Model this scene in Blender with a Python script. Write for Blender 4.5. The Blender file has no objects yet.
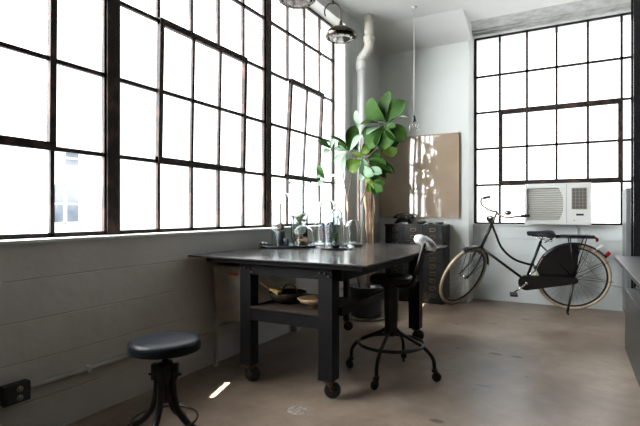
import bpy, bmesh, math, random
from mathutils import Vector, Matrix
random.seed(7)
PI = math.pi
R = math.radians
COL = bpy.context.scene.collection
V = Vector

# ------------------------------------------------------------------ helpers
def tag(o, label=None, cat=None, group=None, kind=None):
    if label: o['label'] = label
    if cat: o['category'] = cat
    if group: o['group'] = group
    if kind: o['kind'] = kind
    return o

def empty(name, loc=(0, 0, 0), rot=(0, 0, 0)):
    o = bpy.data.objects.new(name, None)
    COL.objects.link(o)
    o.empty_display_size = .1
    o.location = loc
    o.rotation_euler = rot
    return o

class MB:
    """collects shapes into one mesh"""
    def __init__(self):
        self.bm = bmesh.new()
    def _f(self, vs, smooth=False):
        try:
            f = self.bm.faces.new(vs); f.smooth = smooth
            return f
        except ValueError:
            return None
    def box(self, c, s, rot=None, bev=0):
        """centre, full size"""
        hx, hy, hz = s[0]/2, s[1]/2, s[2]/2
        b2 = bmesh.new()
        bmesh.ops.create_cube(b2, size=1)
        for v in b2.verts: v.co = V((v.co.x*s[0], v.co.y*s[1], v.co.z*s[2]))
        if bev > 0:
            bmesh.ops.bevel(b2, geom=list(b2.edges), offset=bev, segments=2, affect='EDGES', profile=.7)
        M = Matrix.Translation(V(c))
        if rot is not None: M = M @ rot.to_4x4()
        b2.transform(M)
        self.join(b2)
        return self
    def bx(self, x0, x1, y0, y1, z0, z1, bev=0):
        return self.box(((x0+x1)/2, (y0+y1)/2, (z0+z1)/2), (abs(x1-x0), abs(y1-y0), abs(z1-z0)), bev=bev)
    def join(self, b2):
        m = {}
        for v in b2.verts: m[v.index if False else v] = self.bm.verts.new(v.co)
        for f in b2.faces: self._f([m[v] for v in f.verts], f.smooth)
        b2.free()
    def tube(self, pts, r, n=10, closed=False, caps=True, squash=None):
        """round bar along a path; r may be a number or one per point"""
        pts = [V(p) for p in pts]
        N = len(pts)
        rr = r if isinstance(r, (list, tuple)) else [r]*N
        rings = []
        up = None
        for i, p in enumerate(pts):
            if closed: d = (pts[(i+1) % N]-pts[i-1])
            elif i == 0: d = pts[1]-p
            elif i == N-1: d = p-pts[i-1]
            else: d = (pts[i+1]-p).normalized()+(p-pts[i-1]).normalized()
            if d.length < 1e-9: d = V((0, 0, 1))
            d.normalize()
            if up is None:
                up = V((0, 0, 1)) if abs(d.z) < .9 else V((1, 0, 0))
            a = d.cross(up)
            if a.length < 1e-4: a = d.cross(V((0, 1, 0)))
            a.normalize()
            b = a.cross(d).normalized()
            up = b
            ring = []
            for k in range(n):
                t = 2*PI*k/n
                ring.append(self.bm.verts.new(p+(a*math.cos(t)+b*math.sin(t))*rr[i]))
            rings.append(ring)
        for i in range(N if closed else N-1):
            A, B = rings[i], rings[(i+1) % N]
            for k in range(n):
                self._f([A[k], A[(k+1) % n], B[(k+1) % n], B[k]], True)
        if caps and not closed:
            self._f(list(reversed(rings[0]))); self._f(rings[-1])
        return self
    def cyl(self, a, b, r, n=16, r2=None):
        return self.tube([a, b], [r, r if r2 is None else r2], n)
    def ring(self, c, R_, r, n=32, m=8, M=None):
        pts = []
        for k in range(n):
            t = 2*PI*k/n
            p = V((math.cos(t)*R_, math.sin(t)*R_, 0))
            if M is not None: p = M @ p
            pts.append(V(c)+p)
        # explicit torus for stable frames
        nrm = (M @ V((0, 0, 1))) if M is not None else V((0, 0, 1))
        rings = []
        for k, p in enumerate(pts):
            rad = (p-V(c)).normalized()
            rings.append([self.bm.verts.new(p+(rad*math.cos(2*PI*j/m)+nrm*math.sin(2*PI*j/m))*r) for j in range(m)])
        for k in range(n):
            A, B = rings[k], rings[(k+1) % n]
            for j in range(m): self._f([A[j], B[j], B[(j+1) % m], A[(j+1) % m]], True)
        return self
    def lathe(self, prof, c=(0, 0, 0), n=32, M=None, sx=1, sy=1, smooth=True):
        """profile [(r,z)] turned about z"""
        rings = []
        for (r, z) in prof:
            if r < 1e-6:
                p = V((0, 0, z))
                if M is not None: p = M @ p
                rings.append([self.bm.verts.new(V(c)+p)])
            else:
                L = []
                for k in range(n):
                    t = 2*PI*k/n
                    p = V((math.cos(t)*r*sx, math.sin(t)*r*sy, z))
                    if M is not None: p = M @ p
                    L.append(self.bm.verts.new(V(c)+p))
                rings.append(L)
        for A, B in zip(rings, rings[1:]):
            if len(A) == 1 and len(B) == 1: continue
            for k in range(n):
                k2 = (k+1) % n
                if len(A) == 1: self._f([A[0], B[k2], B[k]], smooth)
                elif len(B) == 1: self._f([A[k], A[k2], B[0]], smooth)
                else: self._f([A[k], A[k2], B[k2], B[k]], smooth)
        return self
    def prism(self, poly, axis, a, b, smooth=False):
        """2D polygon extruded along an axis ('x','y','z') from a to b"""
        def P(p, t):
            if axis == 'x': return V((t, p[0], p[1]))
            if axis == 'y': return V((p[0], t, p[1]))
            return V((p[0], p[1], t))
        A = [self.bm.verts.new(P(p, a)) for p in poly]
        B = [self.bm.verts.new(P(p, b)) for p in poly]
        n = len(poly)
        for k in range(n): self._f([A[k], A[(k+1) % n], B[(k+1) % n], B[k]], smooth)
        self._f(list(reversed(A))); self._f(B)
        return self
    def quad(self, a, b, c, d, smooth=False):
        self._f([self.bm.verts.new(V(p)) for p in (a, b, c, d)], smooth); return self
    def blob(self, c, r, sc=(1, 1, 1), amp=.25, sub=3, seed=0):
        b2 = bmesh.new()
        bmesh.ops.create_icosphere(b2, subdivisions=sub, radius=1)
        rd = random.Random(seed)
        ph = [rd.uniform(0, 6) for _ in range(9)]
        for v in b2.verts:
            p = v.co
            d = (math.sin(3*p.x+ph[0])*math.sin(4*p.y+ph[1])+.6*math.sin(7*p.z+ph[2]+3*p.x)+.4*math.sin(11*p.x+ph[3])*math.sin(9*p.y+ph[4]))
            q = p*(1+amp*d)*r
            v.co = V((q.x*sc[0], q.y*sc[1], q.z*sc[2]))+V(c)
        for f in b2.faces: f.smooth = True
        self.join(b2); return self
    def build(self, name, m, parent=None, sub=0, solid=0):
        bm = self.bm
        bmesh.ops.remove_doubles(bm, verts=bm.verts, dist=1e-6)
        bmesh.ops.recalc_face_normals(bm, faces=bm.faces)
        me = bpy.data.meshes.new(name); bm.to_mesh(me); bm.free()
        me.materials.append(m)
        o = bpy.data.objects.new(name, me); COL.objects.link(o)
        if parent is not None: o.parent = parent
        if solid:
            s = o.modifiers.new('solid', 'SOLIDIFY'); s.thickness = solid; s.offset = 0
        if sub:
            s = o.modifiers.new('sub', 'SUBSURF'); s.levels = sub; s.render_levels = sub
        return o

def copy_tree(o, parent=None):
    c = o.copy(); COL.objects.link(c); c.parent = parent
    for ch in [x for x in bpy.data.objects if x.parent == o]: copy_tree(ch, c)
    return c

def smooth_path(pts, n=6):
    """Catmull-Rom through points"""
    P = [V(p) for p in pts]
    P = [P[0]*2-P[1]]+P+[P[-1]*2-P[-2]]
    out = []
    for i in range(1, len(P)-2):
        for k in range(n):
            t = k/n
            a, b, c, d = P[i-1], P[i], P[i+1], P[i+2]
            out.append(.5*((2*b)+(c-a)*t+(2*a-5*b+4*c-d)*t*t+(-a+3*b-3*c+d)*t**3))
    out.append(P[-2])
    return out

# ------------------------------------------------------------------ camera geometry
CX, H, F = 2.167, 1.03, 466.0
def at(px, py, Y):
    u = (px-320)/F
    a, b = .877*u-.48, .48*u+.877
    t = Y/b
    return V((CX+a*t, Y, H+(213-py)/F*t))

# ------------------------------------------------------------------ materials
def mat(name, col, rough=.5, metal=0, col2=None, nscale=8, bump=0, bscale=40, rvar=0, spec=None, detail=6, coat=0, stretch=None, mixlo=.35, mixhi=.65):
    m = bpy.data.materials.new(name); m.use_nodes = True
    nt = m.node_tree; N = nt.nodes; L = nt.links
    b = N['Principled BSDF']
    b.inputs['Roughness'].default_value = rough
    b.inputs['Metallic'].default_value = metal
    b.inputs['Base Color'].default_value = (*col, 1)
    if spec is not None: b.inputs['Specular IOR Level'].default_value = spec
    if coat:
        b.inputs['Coat Weight'].default_value = coat; b.inputs['Coat Roughness'].default_value = .08
    tc = N.new('ShaderNodeTexCoord'); mp = N.new('ShaderNodeMapping')
    L.new(tc.outputs['Object'], mp.inputs['Vector'])
    if stretch: mp.inputs['Scale'].default_value = stretch
    if col2 is not None:
        n = N.new('ShaderNodeTexNoise'); n.inputs['Scale'].default_value = nscale; n.inputs['Detail'].default_value = detail
        L.new(mp.outputs[0], n.inputs['Vector'])
        r = N.new('ShaderNodeValToRGB'); r.color_ramp.elements[0].position = mixlo; r.color_ramp.elements[1].position = mixhi
        r.color_ramp.elements[0].color = (*col, 1); r.color_ramp.elements[1].color = (*col2, 1)
        L.new(n.outputs['Fac'], r.inputs['Fac']); L.new(r.outputs['Color'], b.inputs['Base Color'])
        if rvar:
            mr = N.new('ShaderNodeMapRange'); mr.inputs['To Min'].default_value = rough-rvar; mr.inputs['To Max'].default_value = rough+rvar
            mr.inputs['From Min'].default_value = .3; mr.inputs['From Max'].default_value = .7
            L.new(n.outputs['Fac'], mr.inputs['Value']); L.new(mr.outputs[0], b.inputs['Roughness'])
    if bump:
        n2 = N.new('ShaderNodeTexNoise'); n2.inputs['Scale'].default_value = bscale; n2.inputs['Detail'].default_value = 5
        L.new(mp.outputs[0], n2.inputs['Vector'])
        bp = N.new('ShaderNodeBump'); bp.inputs['Strength'].default_value = bump; bp.inputs['Distance'].default_value = .01
        L.new(n2.outputs['Fac'], bp.inputs['Height']); L.new(bp.outputs[0], b.inputs['Normal'])
    return m

def glass_mat(name, tint=(.97, .98, .98), blend=.25, rough=.01, dirt=0.0, edge=.2, epos=.45, gls=.6, dust_sheen=0):
    m = bpy.data.materials.new(name); m.use_nodes = True
    nt = m.node_tree; N = nt.nodes; L = nt.links
    N.remove(N['Principled BSDF']); out = N['Material Output']
    tr = N.new('ShaderNodeBsdfTransparent'); gl = N.new('ShaderNodeBsdfGlossy'); gl.inputs['Roughness'].default_value = rough
    lw = N.new('ShaderNodeLayerWeight'); lw.inputs['Blend'].default_value = blend
    rp = N.new('ShaderNodeValToRGB')
    rp.color_ramp.elements[0].color = (*tint, 1); rp.color_ramp.elements[0].position = epos
    rp.color_ramp.elements[1].position = .82; rp.color_ramp.elements[1].color = (tint[0]*edge, tint[1]*edge, tint[2]*edge, 1)
    L.new(lw.outputs['Facing'], rp.inputs['Fac']); L.new(rp.outputs[0], tr.inputs['Color'])
    mx = N.new('ShaderNodeMixShader')
    mf = N.new('ShaderNodeMath'); mf.operation = 'MULTIPLY'; mf.inputs[1].default_value = gls; L.new(lw.outputs['Fresnel'], mf.inputs[0]); L.new(mf.outputs[0], mx.inputs[0]); L.new(tr.outputs[0], mx.inputs[1]); L.new(gl.outputs[0], mx.inputs[2])
    last = mx
    if dust_sheen:  # dusty whitish scatter, mixed in to stand for a frosted highlight
        td = N.new('ShaderNodeBsdfDiffuse'); td.inputs['Color'].default_value = (.9, .92, .92, 1)
        tt = N.new('ShaderNodeBsdfTranslucent'); tt.inputs['Color'].default_value = (.9, .92, .92, 1)
        ma = N.new('ShaderNodeMixShader'); L.new(td.outputs[0], ma.inputs[1]); L.new(tt.outputs[0], ma.inputs[2])
        mb_ = N.new('ShaderNodeMixShader'); mb_.inputs[0].default_value = dust_sheen
        L.new(mx.outputs[0], mb_.inputs[1]); L.new(ma.outputs[0], mb_.inputs[2]); last = mb_
    if dirt:
        tl = N.new('ShaderNodeBsdfTranslucent'); tl.inputs['Color'].default_value = (.9, .86, .8, 1)
        tc = N.new('ShaderNodeTexCoord'); no = N.new('ShaderNodeTexNoise'); no.inputs['Scale'].default_value = 2.5; no.inputs['Detail'].default_value = 8
        L.new(tc.outputs['Object'], no.inputs['Vector'])
        mr = N.new('ShaderNodeMapRange'); mr.inputs['From Min'].default_value = .5; mr.inputs['From Max'].default_value = .8; mr.inputs['To Max'].default_value = dirt
        L.new(no.outputs['Fac'], mr.inputs['Value'])
        m2 = N.new('ShaderNodeMixShader')
        L.new(mr.outputs[0], m2.inputs[0]); L.new(mx.outputs[0], m2.inputs[1]); L.new(tl.outputs[0], m2.inputs[2]); last = m2
    L.new(last.outputs[0], out.inputs['Surface'])
    return m

def wall_mat(name, col, col2, plane):
    """painted concrete/board wall with faint course lines; plane 'x' (normal x) or 'y'"""
    m = mat(name, col, .6, 0, col2, 2.2, 0)
    nt = m.node_tree; N = nt.nodes; L = nt.links; b = N['Principled BSDF']
    tc = N.new('ShaderNodeTexCoord'); sep = N.new('ShaderNodeSeparateXYZ'); cmb = N.new('ShaderNodeCombineXYZ')
    L.new(tc.outputs['Object'], sep.inputs[0])
    L.new(sep.outputs['Y' if plane == 'x' else 'X'], cmb.inputs[0]); L.new(sep.outputs['Z'], cmb.inputs[1])
    # wobble
    nw = N.new('ShaderNodeTexNoise'); nw.inputs['Scale'].default_value = 1.7
    L.new(cmb.outputs[0], nw.inputs['Vector'])
    ad = N.new('ShaderNodeVectorMath'); ad.operation = 'MULTIPLY_ADD'
    L.new(nw.outputs['Color'], ad.inputs[0]); ad.inputs[1].default_value = (.02, .02, 0); L.new(cmb.outputs[0], ad.inputs[2])
    br = N.new('ShaderNodeTexBrick'); br.inputs['Scale'].default_value = 1
    br.inputs['Brick Width'].default_value = 40; br.inputs['Row Height'].default_value = .185
    br.inputs['Mortar Size'].default_value = .004; br.inputs['Mortar Smooth'].default_value = 1
    L.new(ad.outputs[0], br.inputs['Vector'])
    no = N.new('ShaderNodeTexNoise'); no.inputs['Scale'].default_value = 9; no.inputs['Detail'].default_value = 8
    L.new(cmb.outputs[0], no.inputs['Vector'])
    mu = N.new('ShaderNodeMath'); mu.operation = 'MULTIPLY_ADD'; mu.inputs[1].default_value = -.55
    L.new(br.outputs['Fac'], mu.inputs[0]); L.new(no.outputs['Fac'], mu.inputs[2])
    bp = N.new('ShaderNodeBump'); bp.inputs['Strength'].default_value = .8; bp.inputs['Distance'].default_value = .008
    L.new(mu.outputs[0], bp.inputs['Height']); L.new(bp.outputs[0], b.inputs['Normal'])
    return m

def floor_mat():
    m = mat('polished_concrete', (.17, .12, .09), .3)
    nt = m.node_tree; N = nt.nodes; L = nt.links; b = N['Principled BSDF']
    tc = N.new('ShaderNodeTexCoord')
    def noise(s, d=8, r=.6):
        n = N.new('ShaderNodeTexNoise'); n.inputs['Scale'].default_value = s; n.inputs['Detail'].default_value = d; n.inputs['Roughness'].default_value = r
        L.new(tc.outputs['Object'], n.inputs['Vector']); return n
    n1, n2, n3 = noise(1.3), noise(5, 10, .7), noise(40, 4)
    def ramp(n, a, b_, ca, cb):
        r = N.new('ShaderNodeValToRGB'); r.color_ramp.elements[0].position = a; r.color_ramp.elements[1].position = b_
        r.color_ramp.elements[0].color = (*ca, 1); r.color_ramp.elements[1].color = (*cb, 1); L.new(n.outputs['Fac'], r.inputs['Fac']); return r
    r1 = ramp(n1, .3, .7, FLA, FLB)
    r2 = ramp(n2, .3, .7, (.55, .51, .47), (1.0, .99, .98))
    mx = N.new('ShaderNodeMix'); mx.data_type = 'RGBA'; mx.blend_type = 'MULTIPLY'; mx.inputs[0].default_value = 1
    L.new(r1.outputs[0], mx.inputs[6]); L.new(r2.outputs[0], mx.inputs[7])
    r3 = ramp(n3, .5, .7, (1, 1, 1), (.72, .69, .67))
    m2 = N.new('ShaderNodeMix'); m2.data_type = 'RGBA'; m2.blend_type = 'MULTIPLY'; m2.inputs[0].default_value = .8
    L.new(mx.outputs[2], m2.inputs[6]); L.new(r3.outputs[0], m2.inputs[7])
    last = m2.outputs[2]
    # dark worn spots and one pale patch, each with its own shape
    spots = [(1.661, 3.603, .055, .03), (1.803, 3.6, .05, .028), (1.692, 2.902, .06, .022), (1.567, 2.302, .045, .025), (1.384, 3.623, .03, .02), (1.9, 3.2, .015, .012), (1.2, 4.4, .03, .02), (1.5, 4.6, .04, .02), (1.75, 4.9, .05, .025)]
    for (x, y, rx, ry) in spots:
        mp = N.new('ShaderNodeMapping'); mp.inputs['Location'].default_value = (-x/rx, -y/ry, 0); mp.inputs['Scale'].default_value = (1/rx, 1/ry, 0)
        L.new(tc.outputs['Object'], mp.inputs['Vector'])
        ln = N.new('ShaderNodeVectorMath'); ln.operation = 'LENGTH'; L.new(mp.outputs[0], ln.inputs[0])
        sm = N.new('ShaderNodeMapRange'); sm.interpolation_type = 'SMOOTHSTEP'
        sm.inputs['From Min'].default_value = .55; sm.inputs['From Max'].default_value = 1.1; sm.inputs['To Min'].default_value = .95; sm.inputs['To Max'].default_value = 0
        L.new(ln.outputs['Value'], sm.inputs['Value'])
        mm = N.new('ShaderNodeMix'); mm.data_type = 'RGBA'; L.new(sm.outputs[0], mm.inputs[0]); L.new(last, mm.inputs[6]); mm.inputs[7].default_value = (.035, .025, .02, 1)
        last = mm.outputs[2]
    L.new(last, b.inputs['Base Color'])
    mr = N.new('ShaderNodeMapRange'); mr.inputs['From Min'].default_value = .3; mr.inputs['From Max'].default_value = .7
    mr.inputs['To Min'].default_value = .29; mr.inputs['To Max'].default_value = .42
    L.new(n1.outputs['Fac'], mr.inputs['Value']); L.new(mr.outputs[0], b.inputs['Roughness'])
    bp = N.new('ShaderNodeBump'); bp.inputs['Strength'].default_value = .12; bp.inputs['Distance'].default_value = .01
    L.new(n2.outputs['Fac'], bp.inputs['Height']); L.new(bp.outputs[0], b.inputs['Normal'])
    return m

FLA, FLB = (.125, .086, .058), (.35, .285, .228)
M_floor = floor_mat()
M_wl = wall_mat('paint_left', (.50, .49, .455), (.57, .56, .53), 'x')
M_wb = wall_mat('paint_back', (.60, .64, .63), (.66, .69, .68), 'y')
M_pier = mat('paint_pier', (.60, .625, .60), .6, 0, (.64, .66, .635), 1.2, .1, 12)
M_dark = mat('dim_room_dark', (.05, .035, .028), .8, 0, (.03, .022, .02), 5, .3, 20)  # near-black on the unseen walls, stands in for a dim deep room, cuts bounce
M_ceil = mat('paint_ceiling', (.64, .64, .615), .7, 0, (.70, .70, .675), 2, .12, 14)
M_rough = mat('paint_rough', (.34, .34, .32), .7, 0, (.50, .50, .475), 10, .5, 22, stretch=(1, 1, 3))
M_steel_rust = mat('window_steel', (.022, .016, .014), .55, 0, (.09, .045, .03), 9, .3, 50, mixlo=.5, mixhi=.75, spec=.15)
M_pane = glass_mat('pane_glass', (1, 1, 1), .03, .02, .08, edge=1, gls=1)
M_black = mat('black_enamel', (.008, .008, .009), .25, 0, bump=.03)
M_blackm = mat('black_iron', (.008, .008, .008), .4, 0, (.02, .017, .015), 15, .1, spec=.25)
M_top = mat('steel_tabletop', (.022, .021, .021), .2, 0, (.04, .036, .033), 3, .04, 8, rvar=.07, spec=.4)
M_leg = mat('table_steel', (.008, .008, .009), .5, 0, (.012, .0105, .0105), 14, .12, 30, spec=.12)
M_edge = mat('tabletop_edge', (.10, .07, .055), .4, .2, (.03, .028, .027), 12)
M_brownw = mat('dark_wood', (.03, .022, .017), .5, 0, (.04, .028, .02), 6, .15, 20, stretch=(1, 8, 1), spec=.2)
M_rust = mat('caster_rust', (.03, .02, .014), .5, .4, (.11, .06, .03), 30, .3, 60)
M_rubber = mat('rubber', (.01, .01, .01), .55)
M_leather = mat('stool_vinyl', (.008, .010, .014), .32, 0, (.013, .016, .02), 9, .06, 30, spec=.12)
M_seatw = mat('chair_seat', (.016, .009, .008), .45, 0, (.02, .010, .008), 9, .1, 30, spec=.15)
M_galv = mat('galvanised', (.36, .34, .28), .45, .2, (.52, .49, .41), 9, .1, 20)
M_orange = mat('orange_sticker', (.55, .1, .04), .5)
M_white = mat('white_plastic', (.60, .60, .57), .4)
M_offw = mat('louvre_plastic', (.50, .49, .46), .45)
M_panel = mat('control_panel', (.10, .095, .085), .4)
M_pipe = mat('pipe_paint', (.62, .64, .62), .5, 0, (.66, .67, .64), 6)
M_pipey = mat('pipe_peeling', (.60, .56, .45), .6, 0, (.66, .66, .62), 9, .2, 30)
M_cab = mat('cabinet_paint', (.014, .015, .014), .35, 0, (.024, .025, .022), 9, .05, 40, spec=.3)
M_brass = mat('brass', (.35, .23, .11), .35, .8, (.22, .13, .06), 40)
M_chrome = mat('chrome', (.62, .60, .57), .12, 1)
M_dchrome = mat('aged_chrome', (.25, .23, .21), .2, 1)
M_lampm = mat('mercury_glass', (.09, .075, .06), .15, 1, (.03, .025, .02), 22, .15, 25)
M_cream = mat('cream_tyre', (.50, .40, .28), .6, 0, (.42, .33, .23), 20)
M_red = mat('red_reflector', (.25, .008, .008), .2)
M_wood = mat('driftwood', (.34, .24, .15), .8, 0, (.12, .08, .05), 18, .7, 30, mixlo=.4, mixhi=.6)
M_stone = mat('slate', (.045, .052, .06), .5, 0, (.07, .078, .085), 12, .1)
M_tray = mat('pewter_tray', (.16, .19, .23), .25, .5, (.10, .12, .15), 12)
M_tdark = mat('dark_plate', (.02, .022, .026), .3)
M_glass = bpy.data.materials.new('cloche_glass'); M_glass.use_nodes = True
_n = M_glass.node_tree.nodes; _n.remove(_n['Principled BSDF']); _g = _n.new('ShaderNodeBsdfGlass')
_g.inputs['IOR'].default_value = 1.2; _g.inputs['Roughness'].default_value = 0; _g.inputs['Color'].default_value = (.93, .95, .95, 1)
M_glass.node_tree.links.new(_g.outputs[0], _n['Material Output'].inputs['Surface'])
M_thin = glass_mat('bulb_shade_glass', (.98, .985, .985), .2, dust_sheen=.02)
M_bark = mat('bark', (.10, .055, .04), .7, 0, (.19, .12, .09), 20, .3, 60)
M_leaf = mat('fig_leaf', (.008, .026, .004), .6, 0, (.022, .055, .008), 9, .35, 30, spec=.06)
M_leafp = mat('fig_leaf_pale', (.10, .165, .10), .45, 0, (.14, .21, .14), 9, .2, 30, spec=.1)
M_leafy = mat('fig_leaf_yellow', (.04, .08, .008), .45, 0, (.06, .11, .012), 9, .2, 30, spec=.08)
for mm in (M_leaf, M_leafy, M_leafp):
    b = mm.node_tree.nodes['Principled BSDF']
    b.inputs['Transmission Weight'].default_value = 0
M_air = mat('air_plant', (.14, .19, .09), .6, 0, (.22, .26, .15), 20)
M_burlap = mat('burlap', (.28, .19, .11), .9, 0, (.16, .105, .06), 14, .8, 90)
M_blue = mat('blue_pattern', (.02, .03, .13), .3, 0, (.30, .13, .06), 26, .3, 40, mixlo=.48, mixhi=.56, detail=2)
M_phone = mat('bakelite', (.012, .012, .013), .2)
M_bowl = mat('bronze_bowl', (.10, .07, .05), .3, .7, (.2, .15, .1), 12)
M_bowlw = mat('wood_bowl', (.30, .19, .10), .45, 0, (.42, .28, .16), 8)
M_straw = mat('straw', (.55, .36, .12), .8, 0, (.36, .22, .07), 30)
M_cloth = mat('metal_tape', (.80, .80, .80), .35, .1, (.25, .25, .28), 22, .5, 40, mixlo=.5, mixhi=.68, detail=3)
M_frame = mat('picture_frame', (.40, .30, .19), .5)
M_greyc = mat('grey_cabinet', (.10, .105, .105), .45)
M_desk = mat('desk_black', (.02, .019, .018), .38, 0, (.035, .032, .03), 5, spec=.4)
M_facade = mat('pale_facade', (.95, .95, .95), .8)
M_fwin = mat('facade_window', (.10, .125, .16), 1, spec=0)
M_outlet = mat('outlet_green', (.016, .02, .018), .5)
M_recept = mat('receptacle', (.30, .26, .21), .5)
M_cord = mat('cord', (.45, .46, .45), .5)
M_crystal = mat('crystal', (.75, .78, .82), .12, .15, (.4, .42, .45), 30, .5, 60)
M_drain = mat('floor_patch', (.30, .27, .23), .6, 0, (.14, .11, .085), 60, .4, 80)
M_silver = mat('silver_rock', (.5, .47, .42), .3, .6, (.2, .18, .15), 40, .6, 60)

# picture: brown paper behind glass
M_pic = mat('picture_paper', (.36, .275, .195), .04, 0, (.42, .33, .24), 3, spec=.9)

def struct(o):
    o['kind'] = 'structure'; return o

# ------------------------------------------------------------------ room shell
YB, YP, CEIL = 5.81, 5.53, 3.20
XR, YF = 5.6, -3.2
WX = -.145                       # window plane of the left wall
struct(MB().bx(-.3, XR+.2, YF-.2, YB+.4, -.12, 0).build('floor', M_floor))
struct(MB().bx(-.3, XR+.2, YF-.2, YB+.4, CEIL, CEIL+.15).build('ceiling', M_ceil))
w = MB()
w.bx(-.3, 0, YF, YB+.4, 0, .905)                 # below the windows
w.bx(-.3, 0, YF, YB+.4, 3.06, CEIL)              # head
w.bx(-.3, -.02, 4.53, YB+.4, .905, 3.06)
w.bx(-.3, 0, YF, .172, .905, 3.06)
struct(w.build('wall_left', M_wl))
struct(MB().bx(-.29, .001, 4.515, YB+.3, .908, CEIL-.001).build('wall_left_corner', M_pier))
w = MB()
w.bx(1.09, XR, YB, YB+.3, 0, .895)
w.bx(1.09, XR, YB, YB+.3, 3.14, CEIL)
w.bx(3.52, XR, YB, YB+.3, .895, 3.14)
struct(w.build('wall_back', M_wb))
struct(MB().bx(0, 1.092, YP, YB+.3, 0, CEIL).build('wall_corner', M_pier))
struct(MB().bx(XR, XR+.2, YF, YB+.4, 0, CEIL).build('wall_right', M_dark))
struct(MB().bx(-.3, XR, YF-.2, YF, 0, CEIL).build('wall_front', M_dark))
# sloped haunch above the picture, beam over the back window
struct(MB().prism([(5.06, CEIL), (YP, CEIL), (YP, 3.015)], 'x', 0, 1.125).build('trim_1', M_ceil))
t = MB()
t.prism([(5.45, CEIL), (YB+.001, CEIL), (YB+.001, 3.14), (5.77, 3.14), (5.765, 3.165), (5.72, 3.17), (5.715, 3.185), (5.62, 3.195)], 'x', 1.092, XR)
struct(t.build('trim_2', M_rough))
# sills
struct(MB().bx(-.14, .012, .172, 4.515, .893, .908, .003).build('trim_3', M_pier))
struct(MB().bx(1.092, 3.52, 5.79, 5.87, .885, .899, .003).build('trim_4', M_pier))
# low curb line of left wall foot
def window(name, P, ul, zl, sash=None, skip=(), tilt=0, bar=.022, edge=.03, out=1):
    """steel grid window. P(u,z,d) maps along-wall, height, inward depth to the world"""
    root = struct(empty(name, P((ul[0]+ul[-1])/2, zl[0], 0)))
    inv = -V(root.location)
    nu, nz = len(ul), len(zl)
    def bxm(mb, u0, u1, z0, z1, d0, d1, M=None):
        c = []
        for u in (u0, u1):
            for z in (z0, z1):
                for d in (d0, d1):
                    p = V((u, z, d))
                    if M is not None: p = M @ p
                    c.append(mb.bm.verts.new(P(*p)+inv))
        for f in ((0, 1, 3, 2), (4, 6, 7, 5), (0, 4, 5, 1), (2, 3, 7, 6), (0, 2, 6, 4), (1, 5, 7, 3)):
            mb._f([c[i] for i in f])
    fr = MB()
    def insash_v(i, j):   # vertical line i between rows j, j+1
        return sash and sash[0] <= i <= sash[1] and sash[2] <= j < sash[3]
    def insash_h(i, j):
        return sash and sash[0] <= i < sash[1] and sash[2] <= j <= sash[3]
    for i in range(nu):
        for j in range(nz-1):
            if (i, j) in skip or insash_v(i, j): continue
            h = edge/2 if i in (0, nu-1) else bar/2
            bxm(fr, ul[i]-h, ul[i]+h, zl[j], zl[j+1], -.011, .011)
    for j in range(nz):
        for i in range(nu-1):
            if ('h', i, j) in skip or insash_h(i, j): continue
            h = edge/2 if j in (0, nz-1) else bar/2
            bxm(fr, ul[i], ul[i+1], zl[j]-h, zl[j]+h, -.011, .011)
    fr.build('frame', M_steel_rust, root)
    pn = MB()
    for i in range(nu-1):
        for j in range(nz-1):
            if sash and sash[0] <= i < sash[1] and sash[2] <= j < sash[3]: continue
            if ('p', i, j) in skip: continue
            bxm(pn, ul[i]+.004, ul[i+1]-.004, zl[j]+.004, zl[j+1]-.004, -.002, .002)
    pn.build('glazing', M_pane, root)
    if sash:
        i0, i1, j0, j1 = sash
        u0, u1, z0, z1 = ul[i0], ul[i1], zl[j0], zl[j1]
        cz = (z0+z1)/2
        M = Matrix.Translation(V((0, cz, .012))) @ Matrix.Rotation(tilt, 4, 'X') @ Matrix.Translation(V((0, -cz, 0)))
        s = MB(); e = .042 if name != 'window_4' else .056
        bxm(s, u0-.012, u0-.012+e*.8, z0, z1, -.014, .016, M); bxm(s, u1+.012-e*.8, u1+.012, z0, z1, -.014, .016, M)
        bxm(s, u0-.012, u1+.012, z0-.012, z0-.012+e, -.014, .018, M); bxm(s, u0-.012, u1+.012, z1+.012-e, z1+.012, -.014, .018, M)
        for i in range(i0+1, i1): bxm(s, ul[i]-bar/2, ul[i]+bar/2, z0, z1, -.009, .009, M)
        for j in range(j0+1, j1): bxm(s, u0, u1, zl[j]-bar/2, zl[j]+bar/2, -.009, .009, M)
        so = s.build('sash', M_steel_rust, root)
        g = MB(); bxm(g, u0+.01, u1-.01, z0+.01, z1-.01, -.002, .002, M)
        g.build('glazing', M_pane, so)
    return root
PL = lambda u, z, d: V((WX+d, u, z))
PB = lambda u, z, d: V((u, 5.87-d, z))
ZL = [.915, 1.355, 1.80, 2.245, 2.68, 3.055]
window('window_1', PL, [.27, .555, .84, 1.125, 1.408, 1.715], ZL, (1, 4, 1, 3), tilt=R(.8))
window('window_2', PL, [1.79, 2.09, 2.38, 2.656, 2.95, 3.236], ZL, (1, 4, 1, 3), tilt=R(1.3))
window('window_3', PL, [3.32, 3.6, 3.9, 4.21, 4.505], ZL, (1, 3, 1, 3), tilt=R(3))
window('window_4', PB, [1.105, 1.385, 1.68, 1.985, 2.29, 2.60, 2.90, 3.2, 3.505], [.905, 1.365, 1.80, 2.235, 2.67, 3.135], (1, 5, 1, 3),
       skip=(('h', 2, 0), ('h', 3, 0), (3, 0), ('p', 2, 0), ('p', 3, 0)), bar=.024)
# heavy mullions
for k, (y0, y1) in enumerate(((1.712, 1.793), (3.243, 3.303), (.172, .265))):
    struct(MB().bx(WX-.03, WX+.025, y0, y1, .908, 3.06, .004).build('trim_%d' % (5+k), M_steel_rust))

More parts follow.
